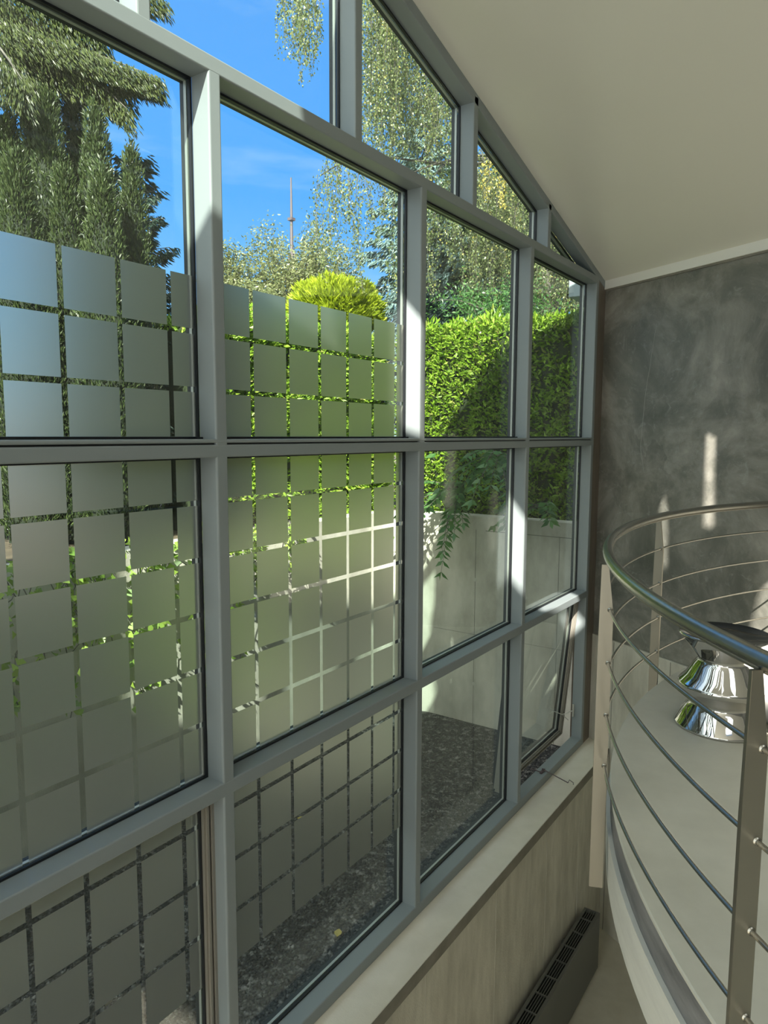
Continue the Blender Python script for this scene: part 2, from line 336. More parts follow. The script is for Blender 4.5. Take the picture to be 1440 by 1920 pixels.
# ---------------------------------------------------------------- glazing
wn = [1]
def pane(poly, label, film=None, sash=False, tilt=0):
    """one glazed unit in the y-z plane: black gasket, pale spacer, outer seal, glass, sometimes frosted film and a sash"""
    wn[0] += 1
    ys = [p[0] for p in poly]; zs = [p[1] for p in poly]; yc = sum(ys) / len(ys); zt = max(zs) if tilt else min(zs)
    o = empty('window_%d' % wn[0], (-0.1, yc, zt), label, 'window pane', kind='structure')
    q = poly
    if sash:
        bm = bmesh.new(); ring(bm, poly, 0.0, 0.012, -0.10, -0.062); finish('outer_rebate', bm, M['sash'], o)
        q = inset(poly, 0.014)
        bm = bmesh.new(); ring(bm, q, 0.0, 0.028, -0.118, -0.078); ring(bm, q, 0.008, 0.020, -0.078, -0.068); s = finish('sash_frame', bm, M['sash'], o)
        q = inset(q, 0.026)
    bm = bmesh.new(); ring(bm, q, 0, 0.009, XG - 0.002, XG + 0.012); g = finish('gasket', bm, M['gasket'], o)
    bm = bmesh.new(); ring(bm, q, 0.002, 0.010, XG - 0.022, XG - 0.008); finish('spacer', bm, M['spacer'], o)
    bm = bmesh.new(); ring(bm, q, 0, 0.008, XG - 0.045, XG - 0.022); finish('outer_seal', bm, M['gasket'], o)
    bm = bmesh.new(); prism(bm, inset(q, 0.004), 'x', XG - 0.007, XG - 0.001); finish('glass', bm, M['glass'], o)
    if film:
        ylist, zlist = film; bm = bmesh.new(); g2 = 0.0105; a = inset(q, 0.006)
        y0, y1 = min(p[0] for p in a), max(p[0] for p in a); z0, z1 = min(p[1] for p in a), max(p[1] for p in a)
        Y = [y0 - g2] + [y for y in ylist if y0 < y < y1] + [y1 + g2]; ZZ = sorted(zlist)
        Zl = [max(z0, ZZ[0]) - g2] + ZZ[1:-1] + [min(z1, ZZ[-1]) + g2]
        for i in range(len(Y) - 1):
            for j in range(len(Zl) - 1):
                bm.faces.new([bm.verts.new((XG + 0.0006, yy, zz)) for yy, zz in ((Y[i] + g2, Zl[j] + g2), (Y[i + 1] - g2, Zl[j] + g2), (Y[i + 1] - g2, Zl[j + 1] - g2), (Y[i] + g2, Zl[j + 1] - g2))])
        finish('frosted_squares', bm, M['frost'], o, recalc=False)
    if tilt: o.rotation_euler = (0, tilt, 0)
    return o
YS1 = [0.71, 0.925, 1.134, 1.344, 1.561, 1.775]; YS2 = [2.200, 2.424, 2.647, 2.864, 3.082, 3.297]
ZT = [Z['mt'], 0.172, 0.394, 0.603]; ZM = [Z['lt'], -1.186, -0.955, -0.727, -0.503, -0.273, Z['mb']]; ZB = [-2.335, -2.100, -1.856, -1.612, Z['lb']]
names = ['beyond the left edge', 'leftmost', 'second from left', 'third from left', 'fourth, beside the concrete wall']
for i in range(2, 6):
    y0, y1 = RIGHT[i], RIGHT[i + 1] - MW
    ys = {2: YS1, 3: YS2}.get(i); nm = names[i - 1]
    fr = 'clear pane with frosted squares below, ' if ys else 'clear glass pane, '
    pane([(y0, Z['mt']), (y1, Z['mt']), (y1, Z['tb']), (y0, Z['tb'])], ('half frosted pane above the middle rail, ' if ys else 'clear pane above the middle rail, ') + nm, (ys, ZT) if ys else None)
    pane([(y0, Z['lt']), (y1, Z['lt']), (y1, Z['mb']), (y0, Z['mb'])], ('frosted grid pane under the middle rail, ' if ys else 'clear pane under the middle rail, ') + nm, (ys, ZM) if ys else None)
    o = pane([(y0, Z['st']), (y1, Z['st']), (y1, Z['lb']), (y0, Z['lb'])], ('bottom pane with frosted squares, ' if ys else ('hopper pane tilted open outward, ' if i == 5 else 'clear bottom pane, ')) + nm,
         (ys, ZB) if ys else None, sash=(i in (2, 5)), tilt=(math.radians(5.2) if i == 5 else 0))
for i in range(0, 2):
    y0, y1 = RIGHT[i], RIGHT[i + 1] - MW
    for a, b in (('mt', 'tb'), ('lt', 'mb'), ('st', 'lb')):
        pane([(y0, Z[a]), (y1, Z[a]), (y1, Z[b]), (y0, Z[b])], 'clear pane behind the viewer, outside the photo')
def head(y): return roofz(0, y) - 0.068
U2 = [-0.74, 0.455, 1.651, 2.849, 4.025, 5.217]
for i in range(5):
    y0, y1 = U2[i], U2[i + 1] - 0.055
    pane([(y0, Z['tt']), (y1, Z['tt']), (y1, head(y1)), (y0, head(y0))], 'raked clear pane over the top rail, number %s from the low end' % ['six', 'five', 'four', 'three', 'two'][i])
yt = 6.55 - (Z['tt'] - 1.37 + 0.068) / 0.257
pane([(5.217, Z['tt']), (yt - 0.02, Z['tt']), (5.217, head(5.217))], 'small triangular pane at the low end under the ceiling')

# stay arm of the open hopper pane: a bar that rests over the sill with a hooked end
st = empty('window_stay', (-0.03, 5.62, -2.80), 'thin grey metal stay bar with hooked end poking over the sill', 'window stay')
bm = bmesh.new(); tube(bm, [(-0.12, 5.40, -2.79), (-0.06, 5.44, -2.815), (-0.02, 5.48, -2.812), (0.17, 5.50, -2.872)], 0.004, 6); tube(bm, [(0.17, 5.50, -2.872), (0.175, 5.515, -2.850), (0.215, 5.50, -2.858), (0.218, 5.49, -2.870)], 0.003, 6)
finish('arm', bm, M['mast'], st)
bm = bmesh.new(); box(bm, (-0.05, 5.42, -2.822), (-0.03, 5.50, -2.806), 0.002); tube(bm, [(-0.04, 5.46, -2.82), (-0.04, 5.46, -2.79)], 0.006, 8); finish('bracket', bm, M['mast'], st)
sc_ = empty('casement_stay', (-0.11, 6.22, -2.55), 'small scissor stay holding the hopper pane open at its side', 'window stay')
bm = bmesh.new(); tube(bm, [(-0.08, 6.27, -2.56), (-0.16, 6.22, -2.60), (-0.12, 6.27, -2.66)], 0.004, 6); tube(bm, [(-0.16, 6.22, -2.60), (-0.25, 6.15, -2.55)], 0.004, 6); finish('arm', bm, M['spacer'], sc_)
bm = bmesh.new(); box(bm, (-0.085, 6.27, -2.62), (-0.07, 6.285, -2.50), 0.002); finish('plate', bm, M['spacer'], sc_)

# ---------------------------------------------------------------- sill, low wall, end cover, far wall
def wallpt(s, off=0.0, z=0.0):   # s along the far wall from its corner with the window, off towards the room
    p = WC + DWALL * s - NW * off; return (p.x, p.y)
def endy(x): return 6.55 - 0.478 / 0.878 * x
bm = bmesh.new(); prism(bm, [(-0.125, -5), (0.228, -5), (0.228, endy(0.228)), (-0.0, 6.55), (-0.125, 6.55)], 'z', -2.955, -2.894, 0.004)
struct(finish('trim_1', bm, [M['sill']]), 'smooth pale concrete sill running under the windows', 'window sill')
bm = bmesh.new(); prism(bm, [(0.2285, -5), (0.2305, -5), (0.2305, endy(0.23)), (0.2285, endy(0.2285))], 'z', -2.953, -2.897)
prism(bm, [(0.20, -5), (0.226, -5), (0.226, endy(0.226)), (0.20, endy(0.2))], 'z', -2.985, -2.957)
struct(finish('trim_2', bm, [M['silledge']]), 'front edge of the concrete sill, shade painted into its dark colour', 'sill edge')
wl = bmesh.new(); prism(wl, [(-0.12, -5), (0.20, -5), (0.20, endy(0.20)), (-0.12, 6.6)], 'z', -4.75, -2.956)
wl = struct(finish('wall_left', wl, M['concrete']), 'board-marked concrete wall below the window sill', 'wall')
bm = bmesh.new()
for y in (0.6, 1.5, 2.30, 3.18, 4.09, 4.985, 5.73): box(bm, (0.2, y - 0.0018, -4.74), (0.2025, y + 0.0018, -2.99))
finish('board_line', bm, M['jointpale'], wl)
bm = bmesh.new()
for _ in range(60):
    y, z = random.uniform(2.5, 6.3), random.uniform(-4.4, -3.1); l = random.uniform(0.006, 0.02)
    box(bm, (0.199, y - 0.0025, z - l), (0.2012, y + 0.0025, z + l), 0.0008, 1)
finish('nail_mark', bm, M['jointpale'], wl)
bm = bmesh.new(); prism(bm, [(-0.13, 6.36), (-0.004, 6.36), (-0.004, 6.556), (-0.13, 6.62)], 'z', -2.894, roofz(0, 6.5) + 0.02)
struct(finish('trim_3', bm, M['wood']), 'narrow brown cover strip between last mullion and plaster wall', 'cover strip')
# far wall: dark plaster above, concrete plinth below
def wallslab(s0, s1, z0, z1, o0, o1, m, name):
    bm = bmesh.new(); P = [wallpt(s0, o1), wallpt(s1, o1), wallpt(s1, o0), wallpt(s0, o0)]
    prism(bm, P, 'z', z0, z1, 0.002); return finish(name, bm, m)
fwall = struct(wallslab(-0.02, 9.0, -1.868, 1.9, -0.30, 0.0, M['plaster'], 'wall_back'), 'dark grey trowelled plaster wall at the far end', 'wall')
fw2 = struct(wallslab(-0.02, 9.0, -4.75, -1.870, -0.30, 0.018, M['concrete'], 'wall_back.001'), 'raw pale concrete plinth under the dark plaster wall', 'wall')
bm = bmesh.new()
for s in (0.28, 0.92, 1.5, 2.1):
    P = [wallpt(s, 0.018), wallpt(s + 0.006, 0.018), wallpt(s + 0.006, 0.0195), wallpt(s, 0.0195)]; prism(bm, P, 'z', -4.7, -1.88)
finish('board_line', bm, M['joint'], fw2)
bm = bmesh.new(); cr_pts = []
for k in range(26):
    z = 0.93 - k * 0.05; s = 0.60 - 0.10 * math.sin(k / 25 * 1.9) - 0.02 * k / 25 + random.uniform(-0.003, 0.003)
    if k > 21: s += (k - 21) * 0.012
    p = wallpt(s, 0.0005); cr_pts.append((p[0], p[1], z))
tube(bm, cr_pts, 0.0016, 4); finish('crack', bm, principled('crack_line', (0.36, 0.36, 0.33), 0.8), fwall)
# ceiling with unseen openings added for the sun patches, white shadow trim
def sun_on_roof(p):
    p = Vector(p); n = Vector((-0.293 * 0.478, -0.293 * 0.878, -1)); t = (Vector((0, 6.55, 1.37)) - p).dot(n) / SDIR.dot(n); q = p + SDIR * t; return (q.x, q.y)
def vis(q):
    d = Vector((q[0], q[1], roofz(*q))) - CAM; zc = d.dot(fw)
    return (round(720 + F_PX * d.dot(rt) / zc), round(960 - F_PX * d.dot(up) / zc)) if zc > 0 else None
HOLES = [  # unseen roof openings, each traced back from a wanted sun patch
    [(-0.16, 3.385, 0.80), (0.01, 3.385, 0.62), (0.01, 3.385, -0.10), (-0.16, 3.385, -0.05)],
    [(-0.16, 4.862, -0.42), (0.01, 4.862, -0.62), (0.01, 4.862, -1.27), (-0.16, 4.862, -1.12)],
    [(-0.14, 5.50, -1.415), (0.015, 5.22, -1.415), (0.03, 6.32, -1.78), (-0.14, 6.2, -1.45)],
    [(1.000, 6.005, 0.02), (1.075, 5.965, -0.02), (1.095, 5.955, -0.82), (1.02, 5.995, -0.80)],
    [(0.665, 6.19, -0.50), (0.70, 6.17, -0.62), (0.72, 6.16, -1.22), (0.645, 6.20, -1.18), (0.635, 6.20, -0.60)],
    [(1.47, 5.75, -1.12), (1.95, 5.49, -0.55), (3.0, 4.92, -0.55), (3.0, 4.4, -1.426), (1.96, 3.84, -1.426), (1.64, 3.84, -1.426), (1.64, 3.9, -0.99), (1.72, 4.9, -1.426)],
]
NOTCH = [(0.0, -4.9), (0.46, -4.45), (1.04, -3.01), (1.28, -0.29), (0.49, 1.24), (0.06, 2.56), (-0.13, 2.62)]  # unseen roof cut-out, its edge traced back from the outdoor shadow line
outer = [(-0.13, 6.60)] + [(p.x, p.y) for p in [WC + DWALL * 7.6]] + [(6.7, 2.0), (6.7, -6.0), (0.0, -6.0)] + NOTCH
bm = bmesh.new(); edges = []; holes2 = [[sun_on_roof(p) for p in h] for h in HOLES]
for h in holes2: print('HOLE', [tuple(round(c, 2) for c in q) for q in h], [vis(q) for q in h])
for loop in [outer] + holes2:
    vs = [bm.verts.new((x, y, roofz(x, y))) for x, y in loop]
    edges += [bm.edges.new((vs[i], vs[(i + 1) % len(vs)])) for i in range(len(vs))]
bmesh.ops.triangle_fill(bm, use_beauty=True, edges=edges, normal=(0, 0, 1))
r = bmesh.ops.extrude_face_region(bm, geom=list(bm.faces)); bmesh.ops.translate(bm, vec=(0, 0, 0.10), verts=[v for v in r['geom'] if isinstance(v, bmesh.types.BMVert)])
struct(finish('ceiling', bm, M['ceiling']), 'smooth off-white ceiling sloping down to the far wall', 'ceiling')
bm = bmesh.new()
sky_poly = [(0.0, -4.9)] + NOTCH[1:]
for poly in [sky_poly]:
    A = [bm.verts.new((x, y, roofz(x, y) + 0.05)) for x, y in poly]; B = [bm.verts.new((v.co.x, v.co.y, v.co.z + 0.008)) for v in A]; n = len(A)
    bm.faces.new(A); bm.faces.new(B[::-1])
    for i in range(n): bm.faces.new((A[i], A[(i + 1) % n], B[(i + 1) % n], B[i]))
struct(finish('window_40', bm, M['glass']), 'unseen glazed roof strip, outlined to let sun reach the window wall', 'skylight')
bm = bmesh.new()
P0, P1 = [wallpt(s, 0.028) for s in (0, 7.5)]; Q0, Q1 = [wallpt(s, -0.01) for s in (0, 7.5)]
z0 = 1.37 - 0.066; z1 = 1.37 + 0.02
vs = [bm.verts.new((*p, z)) for z in (z0, z1) for p in (P0, P1, Q1, Q0)]
for f in ((0, 1, 2, 3), (4, 7, 6, 5), (0, 4, 5, 1), (1, 5, 6, 2), (2, 6, 7, 3), (3, 7, 4, 0)): bm.faces.new([vs[i] for i in f])
struct(finish('trim_4', bm, M['white']), 'white trim strip where the ceiling meets the plaster wall', 'ceiling trim')
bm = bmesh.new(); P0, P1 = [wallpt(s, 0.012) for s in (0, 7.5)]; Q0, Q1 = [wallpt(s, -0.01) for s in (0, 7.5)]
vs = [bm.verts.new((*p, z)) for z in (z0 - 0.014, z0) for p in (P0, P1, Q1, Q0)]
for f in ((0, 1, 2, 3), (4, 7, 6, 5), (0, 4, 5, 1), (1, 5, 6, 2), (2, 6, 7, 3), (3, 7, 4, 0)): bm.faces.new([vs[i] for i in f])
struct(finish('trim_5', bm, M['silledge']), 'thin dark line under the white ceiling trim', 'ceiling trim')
# the parts of the room behind the viewer
bm = bmesh.new(); box(bm, (-0.3, -6.0, -4.95), (6.9, 8.0, -4.70)); struct(finish('floor', bm, M['floor']), 'mottled concrete floor beside the radiator far below', 'floor')
bm = bmesh.new(); box(bm, (6.7, -6.0, -4.7), (6.9, 4.0, 4.6)); struct(finish('wall_right', bm, M['greywall']), 'grey side wall to the right, outside the photo', 'wall')
bm = bmesh.new(); box(bm, (-0.3, -6.15, 3.5), (6.9, -6.0, 4.9)); struct(finish('wall_front', bm, M['white']), 'white wall over the wide opening behind the viewer', 'wall')
bm = bmesh.new(); box(bm, (2.7, -5.9, -4.7), (5.3, -5.5, 1.0)); struct(finish('wall_added_pier', bm, M['greywall']), 'unseen grey pier added behind the viewer to darken railing reflections', 'wall')  # put in to block the bright opening that the posts would mirror
bm = bmesh.new(); box(bm, (-0.3, -6.0, -4.7), (0.0, -2.55, 4.75)); struct(finish('wall_left.001', bm, M['white']), 'white wall left of the viewer, outside the photo', 'wall')
bm = bmesh.new(); box(bm, (1.9, -5.99, -1.75), (6.7, -0.6, -1.5)); struct(finish('floor.004', bm, M['landing']), 'unseen stair landing by the viewer, added to dim railing reflections', 'landing')  # added to hide the sunlit lower floor from the posts' reflections
bm = bmesh.new(); box(bm, (-0.2, -30, -4.9), (16, -6.15, -4.74)); struct(finish('ground', bm, M['brownwall']), 'pale terrace behind the building, outside the photo', 'terrace')

bm = bmesh.new()
prism(bm, [(2.47, roofz(0.1, 2.47) + 0.11), (2.52, 3.0), (2.57, 4.3), (4.12, 3.71), (5.27, 2.96), (6.45, 2.2), (6.5, roofz(0.1, 6.5) + 0.11)], 'x', 0.04, 0.22)  # added caster, outline shaped so its shadow falls across the hedge
struct(finish('wall_shadow_caster', bm, M['greywall']), 'unseen wall added on the roof edge to shade the hedge', 'shadow_caster')

# ---------------------------------------------------------------- curved mezzanine slab
CC = (4.377, 3.83); RS = 3.25; ZS = -1.426
def slab_poly(R, n=200):
    pts = []
    for i in range(n):
        a = 2 * math.pi * i / n; x, y = CC[0] + R * math.cos(a), CC[1] + R * math.sin(a)
        d = (Vector((x, y, 0)) - WC).dot(NW)
        if d > -0.03: x, y = x - NW.x * (d + 0.03), y - NW.y * (d + 0.03)
        if x > 6.6: x = 6.6
        pts.append((x, y))
    return pts
def slab_layer(name, prof, m, label):
    bm = bmesh.new(); R = []
    for r, z in prof: R.append([bm.verts.new((x, y, z)) for x, y in slab_poly(r)])
    for i in range(len(R) - 1):
        n = len(R[0])
        for j in range(n): bm.faces.new((R[i][j], R[i][(j + 1) % n], R[i + 1][(j + 1) % n], R[i + 1][j]))
    bm.faces.new(R[0]); bm.faces.new(R[-1][::-1])
    return struct(finish(name, bm, m), label, 'balcony floor')
sb = slab_layer('floor.001', [(RS - 0.004, ZS), (RS, ZS - 0.004), (RS, ZS - 0.012)], M['slab'], 'polished grey concrete balcony floor with a curved edge')
slab_layer('floor.002', [(RS, ZS - 0.0125), (RS - 0.004, ZS - 0.125)], M['slabband'], 'dark stained upper band of the curved balcony edge')
slab_layer('floor.003', [(RS + 0.012, ZS - 0.1255), (RS + 0.006, ZS - 0.33), (RS - 0.02, ZS - 0.37), (RS - 0.2, ZS - 0.39)], M['slabband2'], 'pale lower band of the curved balcony edge')

# ---------------------------------------------------------------- balustrade
RR = 3.293
rail = empty('curved_railing', (1.311, 2.618, ZS), 'brushed stainless steel railing curving round the balcony edge', 'railing')
def arc(R, z, a0, a1, n=120): return [(CC[0] + R * math.cos(a0 + (a1 - a0) * i / n), CC[1] + R * math.sin(a0 + (a1 - a0) * i / n), z) for i in range(n + 1)]
def ang(x, y): return math.atan2(y - CC[1], x - CC[0]) % (2 * math.pi)
A0, A1 = math.radians(141), math.radians(262)
# keep clear of the far wall
def clearance(a, R): return (Vector((CC[0] + R * math.cos(a), CC[1] + R * math.sin(a), 0)) - WC).dot(NW)
while clearance(A0, RR) > -0.06: A0 += 0.005
bm = bmesh.new(); tube(bm, arc(RR, -0.46, A0, A1, 160), 0.0205, 20); finish('handrail', bm, M['stainless'], rail, True)
bm = bmesh.new(); tube(bm, arc(RR, -0.483, A0, A1, 160), 0.005, 8); finish('handrail_underline', bm, M['satin'], rail, True)  # added slim tube drawing the thin pale line below the handrail
for z in (-0.648, -0.852, -1.056, -1.258):
    bm = bmesh.new(); tube(bm, arc(RR - 0.004, z, A0, A1, 140), 0.0062, 10); finish('rod', bm, M['stainless'], rail, True)
def post(a):
    c = Vector((CC[0], CC[1], 0)); e = Vector((math.cos(a), math.sin(a), 0)); tg = Vector((-e.y, e.x, 0)); bm = bmesh.new()
    # radial profile of the flat bar: narrow under the handrail, tapering out to full width, running down past the slab edge
    prof = [(0.025, -0.478), (0.029, -0.80), (0.029, -1.755), (-0.022, -1.755), (-0.022, -0.66), (0.000, -0.478)]
    base = RR + 0.006
    A = [bm.verts.new(c + e * (base + r) + tg * 0.006 + Vector((0, 0, z))) for r, z in prof]; B = [bm.verts.new(c + e * (base + r) - tg * 0.006 + Vector((0, 0, z))) for r, z in prof]
    n = len(A); fs = [bm.faces.new(A), bm.faces.new(B[::-1])] + [bm.faces.new((A[i], A[(i + 1) % n], B[(i + 1) % n], B[i])) for i in range(n)]
    bmesh.ops.bevel(bm, geom=list(bm.edges), offset=0.0012, segments=2, affect='EDGES')
    p = finish('post', bm, M['satin'], rail)
    for z in (-0.648, -0.852, -1.056, -1.258):
        b2 = bmesh.new(); q = c + e * (RR - 0.004) + Vector((0, 0, z)); tube(b2, [q - tg * 0.009, q + tg * 0.009], 0.0095, 14)
        o = finish('ferrule', b2, M['stainless'], None, True); o.data.transform(Matrix.Translation(-rail.location)); o.parent = p
    return p
a1 = ang(1.311, 2.618); a2 = ang(1.087, 4.252); a3 = ang(1.893, 1.575)
step = (a3 - a1)
for a in (a1, a2, a3, a3 + step * 0.95, a3 + 2 * step * 0.95): post(a)

# ---------------------------------------------------------------- stools
def stool(c, s=1.0):
    o = empty('side_stool', c, 'mirror-polished silver stool of stacked hourglass flares on the balcony', 'stool')
    h = 0.468
    prof = [(0.0, h - 0.012), (0.12, h - 0.012), (0.19, h - 0.004), (0.208, h)]
    bm = bmesh.new(); lathe(bm, prof, c, 96); finish('dished_top', bm, M['blackglass'], o, True)
    pr = [(0.208, h), (0.212, h - 0.004), (0.210, h - 0.012), (0.165, h - 0.065), (0.125, h - 0.118), (0.118, h - 0.132), (0.122, h - 0.142), (0.135, h - 0.158), (0.168, h - 0.215), (0.198, h - 0.248), (0.2055, h - 0.257), (0.2035, h - 0.264), (0.19, h - 0.285), (0.155, h - 0.335), (0.148, h - 0.345), (0.150, h - 0.356), (0.166, h - 0.375), (0.197, h - 0.43), (0.213, h - 0.455), (0.217, h - 0.463), (0.213, 0.001)]
    bm = bmesh.new(); lathe(bm, pr, c, 96); finish('flared_body', bm, M['chrome'], o, True)
    return o
stool((1.548, 3.742, ZS))
_p = look(1462, 1300, 3.95)
vb = empty('round_vase', (_p.x, _p.y, ZS), 'sunlit white rounded ceramic vase at the right edge behind the railing', 'vase')
bm = bmesh.new(); lathe(bm, [(0.0, 0.0), (0.07, 0.001), (0.10, 0.03), (0.15, 0.11), (0.168, 0.20), (0.155, 0.29), (0.11, 0.36), (0.07, 0.39), (0.066, 0.42), (0.075, 0.435)], vb.location, 64); finish('body', bm, M['ceramic'], vb, True)
bm = bmesh.new(); lathe(bm, [(0.075, 0.435), (0.070, 0.437), (0.058, 0.42), (0.05, 0.30), (0.0, 0.28)], vb.location, 64); finish('neck', bm, M['ceramic'], vb, True)

# ---------------------------------------------------------------- radiator
rad = empty('radiator', (0.31, 4.6, -4.7), 'low anthracite radiator with a slotted top along the concrete wall', 'radiator')
RX0, RX1, RY0, RY1, RZ0, RZ1 = 0.235, 0.375, 2.2, 5.84, -4.66, -4.145
bm = bmesh.new(); box(bm, (RX1 - 0.012, RY0, RZ0), (RX1, RY1, RZ1), 0.003); finish('front_panel', bm, M['radiator'], rad)
bm = bmesh.new(); box(bm, (RX0, RY0, RZ0), (RX0 + 0.012, RY1, RZ1 - 0.002), 0.003); finish('back_panel', bm, M['radiator'], rad)
for yy in (RY0, RY1 - 0.012):
    bm = bmesh.new(); box(bm, (RX0 + 0.012, yy, RZ0), (RX1 - 0.012, yy + 0.012, RZ1 - 0.001), 0.001); finish('side_panel', bm, M['radiator'], rad)
bm = bmesh.new(); box(bm, (RX0 + 0.013, RY0 + 0.012, RZ1 - 0.045), (RX1 - 0.013, RY1 - 0.012, RZ1 - 0.035)); finish('slot_shade_sheet', bm, M['slot'], rad)  # near-black sheet under the grille, standing in for the shade inside
gx0, gx1 = RX0 + 0.012, RX1 - 0.012
bm = bmesh.new()
nb = 6
for i in range(nb):
    x = gx0 + 0.012 + (gx1 - gx0 - 0.024) * i / (nb - 1); box(bm, (x - 0.0022, RY0 + 0.012, RZ1 - 0.012), (x + 0.0022, RY1 - 0.012, RZ1 - 0.001))
box(bm, (gx0, RY0 + 0.012, RZ1 - 0.012), (gx0 + 0.009, RY1 - 0.012, RZ1 - 0.001)); box(bm, (gx1 - 0.009, RY0 + 0.012, RZ1 - 0.012), (gx1, RY1 - 0.012, RZ1 - 0.001))
y = RY1 - 0.15
while y > RY0 + 0.05: box(bm, (gx0, y - 0.004, RZ1 - 0.014), (gx1, y + 0.004, RZ1 - 0.0012)); y -= 0.20
finish('grille', bm, M['radiator'], rad)
for yy in (2.6, 4.0, 5.4):
    bm = bmesh.new(); box(bm, (0.20, yy - 0.02, RZ0 + 0.05), (RX0 + 0.002, yy + 0.02, RZ1 - 0.05), 0.002); finish('bracket', bm, M['radiator'], rad)
for yy in (2.4, 5.6):
    bm = bmesh.new(); box(bm, (RX0 + 0.02, yy - 0.02, -4.70), (RX1 - 0.02, yy + 0.02, RZ0 + 0.005), 0.002); finish('foot', bm, M['radiator'], rad)

# ---------------------------------------------------------------- outside: light well, retaining wall
GZ = -3.30; XW = -2.60; YRET = 7.05; RC = 0.55; WT = -0.90
def wallpath(off=0.0):
    pts = [(XW - off, -6.0), (XW - off, YRET - RC)]
    for i in range(1, 12):
        a = math.pi - (math.pi / 2) * i / 12; pts.append((XW + RC + (RC + off) * math.cos(a), YRET - RC + (RC + off) * math.sin(a)))
    pts += [(XW + RC, YRET + off), (0.6, YRET + off)]
    return pts
bm = bmesh.new(); prism(bm, wallpath(0) + wallpath(0.22)[::-1], 'z', GZ - 0.2, WT, 0)
ret = struct(finish('wall_garden', bm, M['retain']), 'pale concrete garden retaining wall with a rounded inner corner', 'retaining wall')
bm = bmesh.new()
for x in (-1.52, -0.55): box(bm, (x - 0.0025, YRET - 0.0015, GZ), (x + 0.0025, YRET + 0.001, WT - 0.15))
box(bm, (XW + RC, YRET - 0.001, -2.253), (0.4, YRET + 0.001, -2.249)); box(bm, (-1.4, YRET - 0.001, -1.06), (0.4, YRET + 0.001, -1.052))
finish('formwork_joint', bm, M['joint'], ret)
bm = bmesh.new()
for x, z in ((-1.52, -1.62), (-1.52, -2.83), (-0.9, -1.75)): sphere(bm, (x, YRET - 0.001, z), 0.022, (1, 0.12, 1))
finish('tie_hole', bm, M['jointpale'], ret)
bm = bmesh.new(); box(bm, (XW + 0.01, -6, GZ - 0.3), (-0.125, YRET, GZ)); struct(finish('ground.001', bm, M['gravel']), 'bed of dark grey gravel between window and garden wall', 'gravel bed')
bm = bmesh.new(); prism(bm, [(XW - 0.2, -6), (-40, -6), (-40, 60), (30, 60), (30, 12), (0.6, 12), (0.6, YRET + 0.2)] + wallpath(0.2)[::-1][1:-1], 'z', WT - 0.5, WT - 0.05)
struct(finish('ground.002', bm, M['earth']), 'raised garden soil behind the retaining wall', 'garden soil')

# loose stones
def islands(name, V, Fc, m, parent=None, smooth=False):
    """V (n,k,3) vertices of n little shapes, Fc faces of one shape (all the same size)"""
    n, k, _ = V.shape; Fc = np.array(Fc); nf, fs = Fc.shape
    me = bpy.data.meshes.new(name); me.vertices.add(n * k); me.vertices.foreach_set('co', V.reshape(-1).astype(np.float32))
    idx = (Fc[None] + (np.arange(n) * k)[:, None, None]).reshape(-1).astype(np.int32)
    me.loops.add(len(idx)); me.loops.foreach_set('vertex_index', idx)
    me.polygons.add(n * nf); me.polygons.foreach_set('loop_start', (np.arange(n * nf) * fs).astype(np.int32))
    me.update(calc_edges=True); me.materials.append(m)
    if parent is not None and parent.type == 'EMPTY': me.transform(Matrix.Translation(-parent.location))
    o = link(name, me, parent)
    if n > 100: o['kind'] = 'stuff'
    return o
def unit(v): return v / (np.linalg.norm(v, axis=-1, keepdims=True) + 1e-9)
OCT_V = unit(np.array([(1, 0, 0), (-1, 0, 0), (0, 1, 0), (0, -1, 0), (0, 0, 1), (0, 0, -1)], float)); OCT_F = [(0, 2, 4), (2, 1, 4), (1, 3, 4), (3, 0, 4), (2, 0, 5), (1, 2, 5), (3, 1, 5), (0, 3, 5)]
n = 34000
c = np.stack([RNG.uniform(XW + 0.03, -0.14, n), RNG.uniform(1.6, YRET - 0.02, n), np.full(n, GZ)], 1); _k = ~((c[:, 0] < XW + RC) & (c[:, 1] > YRET - RC) & (np.hypot(c[:, 0] - XW - RC, c[:, 1] - YRET + RC) > RC - 0.03)); c = c[_k]; n = len(c); r_ = RNG.uniform(0.006, 0.019, n)
q = RNG.normal(size=(n, 1, 3)); Vs = OCT_V[None] * (r_[:, None, None] * RNG.uniform(0.55, 1.3, (n, 6, 1))) * np.array([1.2, 1.0, 0.7])
th = RNG.uniform(0, 6.28, n)[:, None]; X, Y, Zz = Vs[..., 0], Vs[..., 1], Vs[..., 2]
Vs = np.stack([X * np.cos(th) - Y * np.sin(th), X * np.sin(th) + Y * np.cos(th), Zz], -1) + c[:, None]
tag(islands('loose_gravel', Vs, OCT_F, M['stone']), 'loose dark and pale stones lying on the gravel bed', 'gravel', kind='stuff')

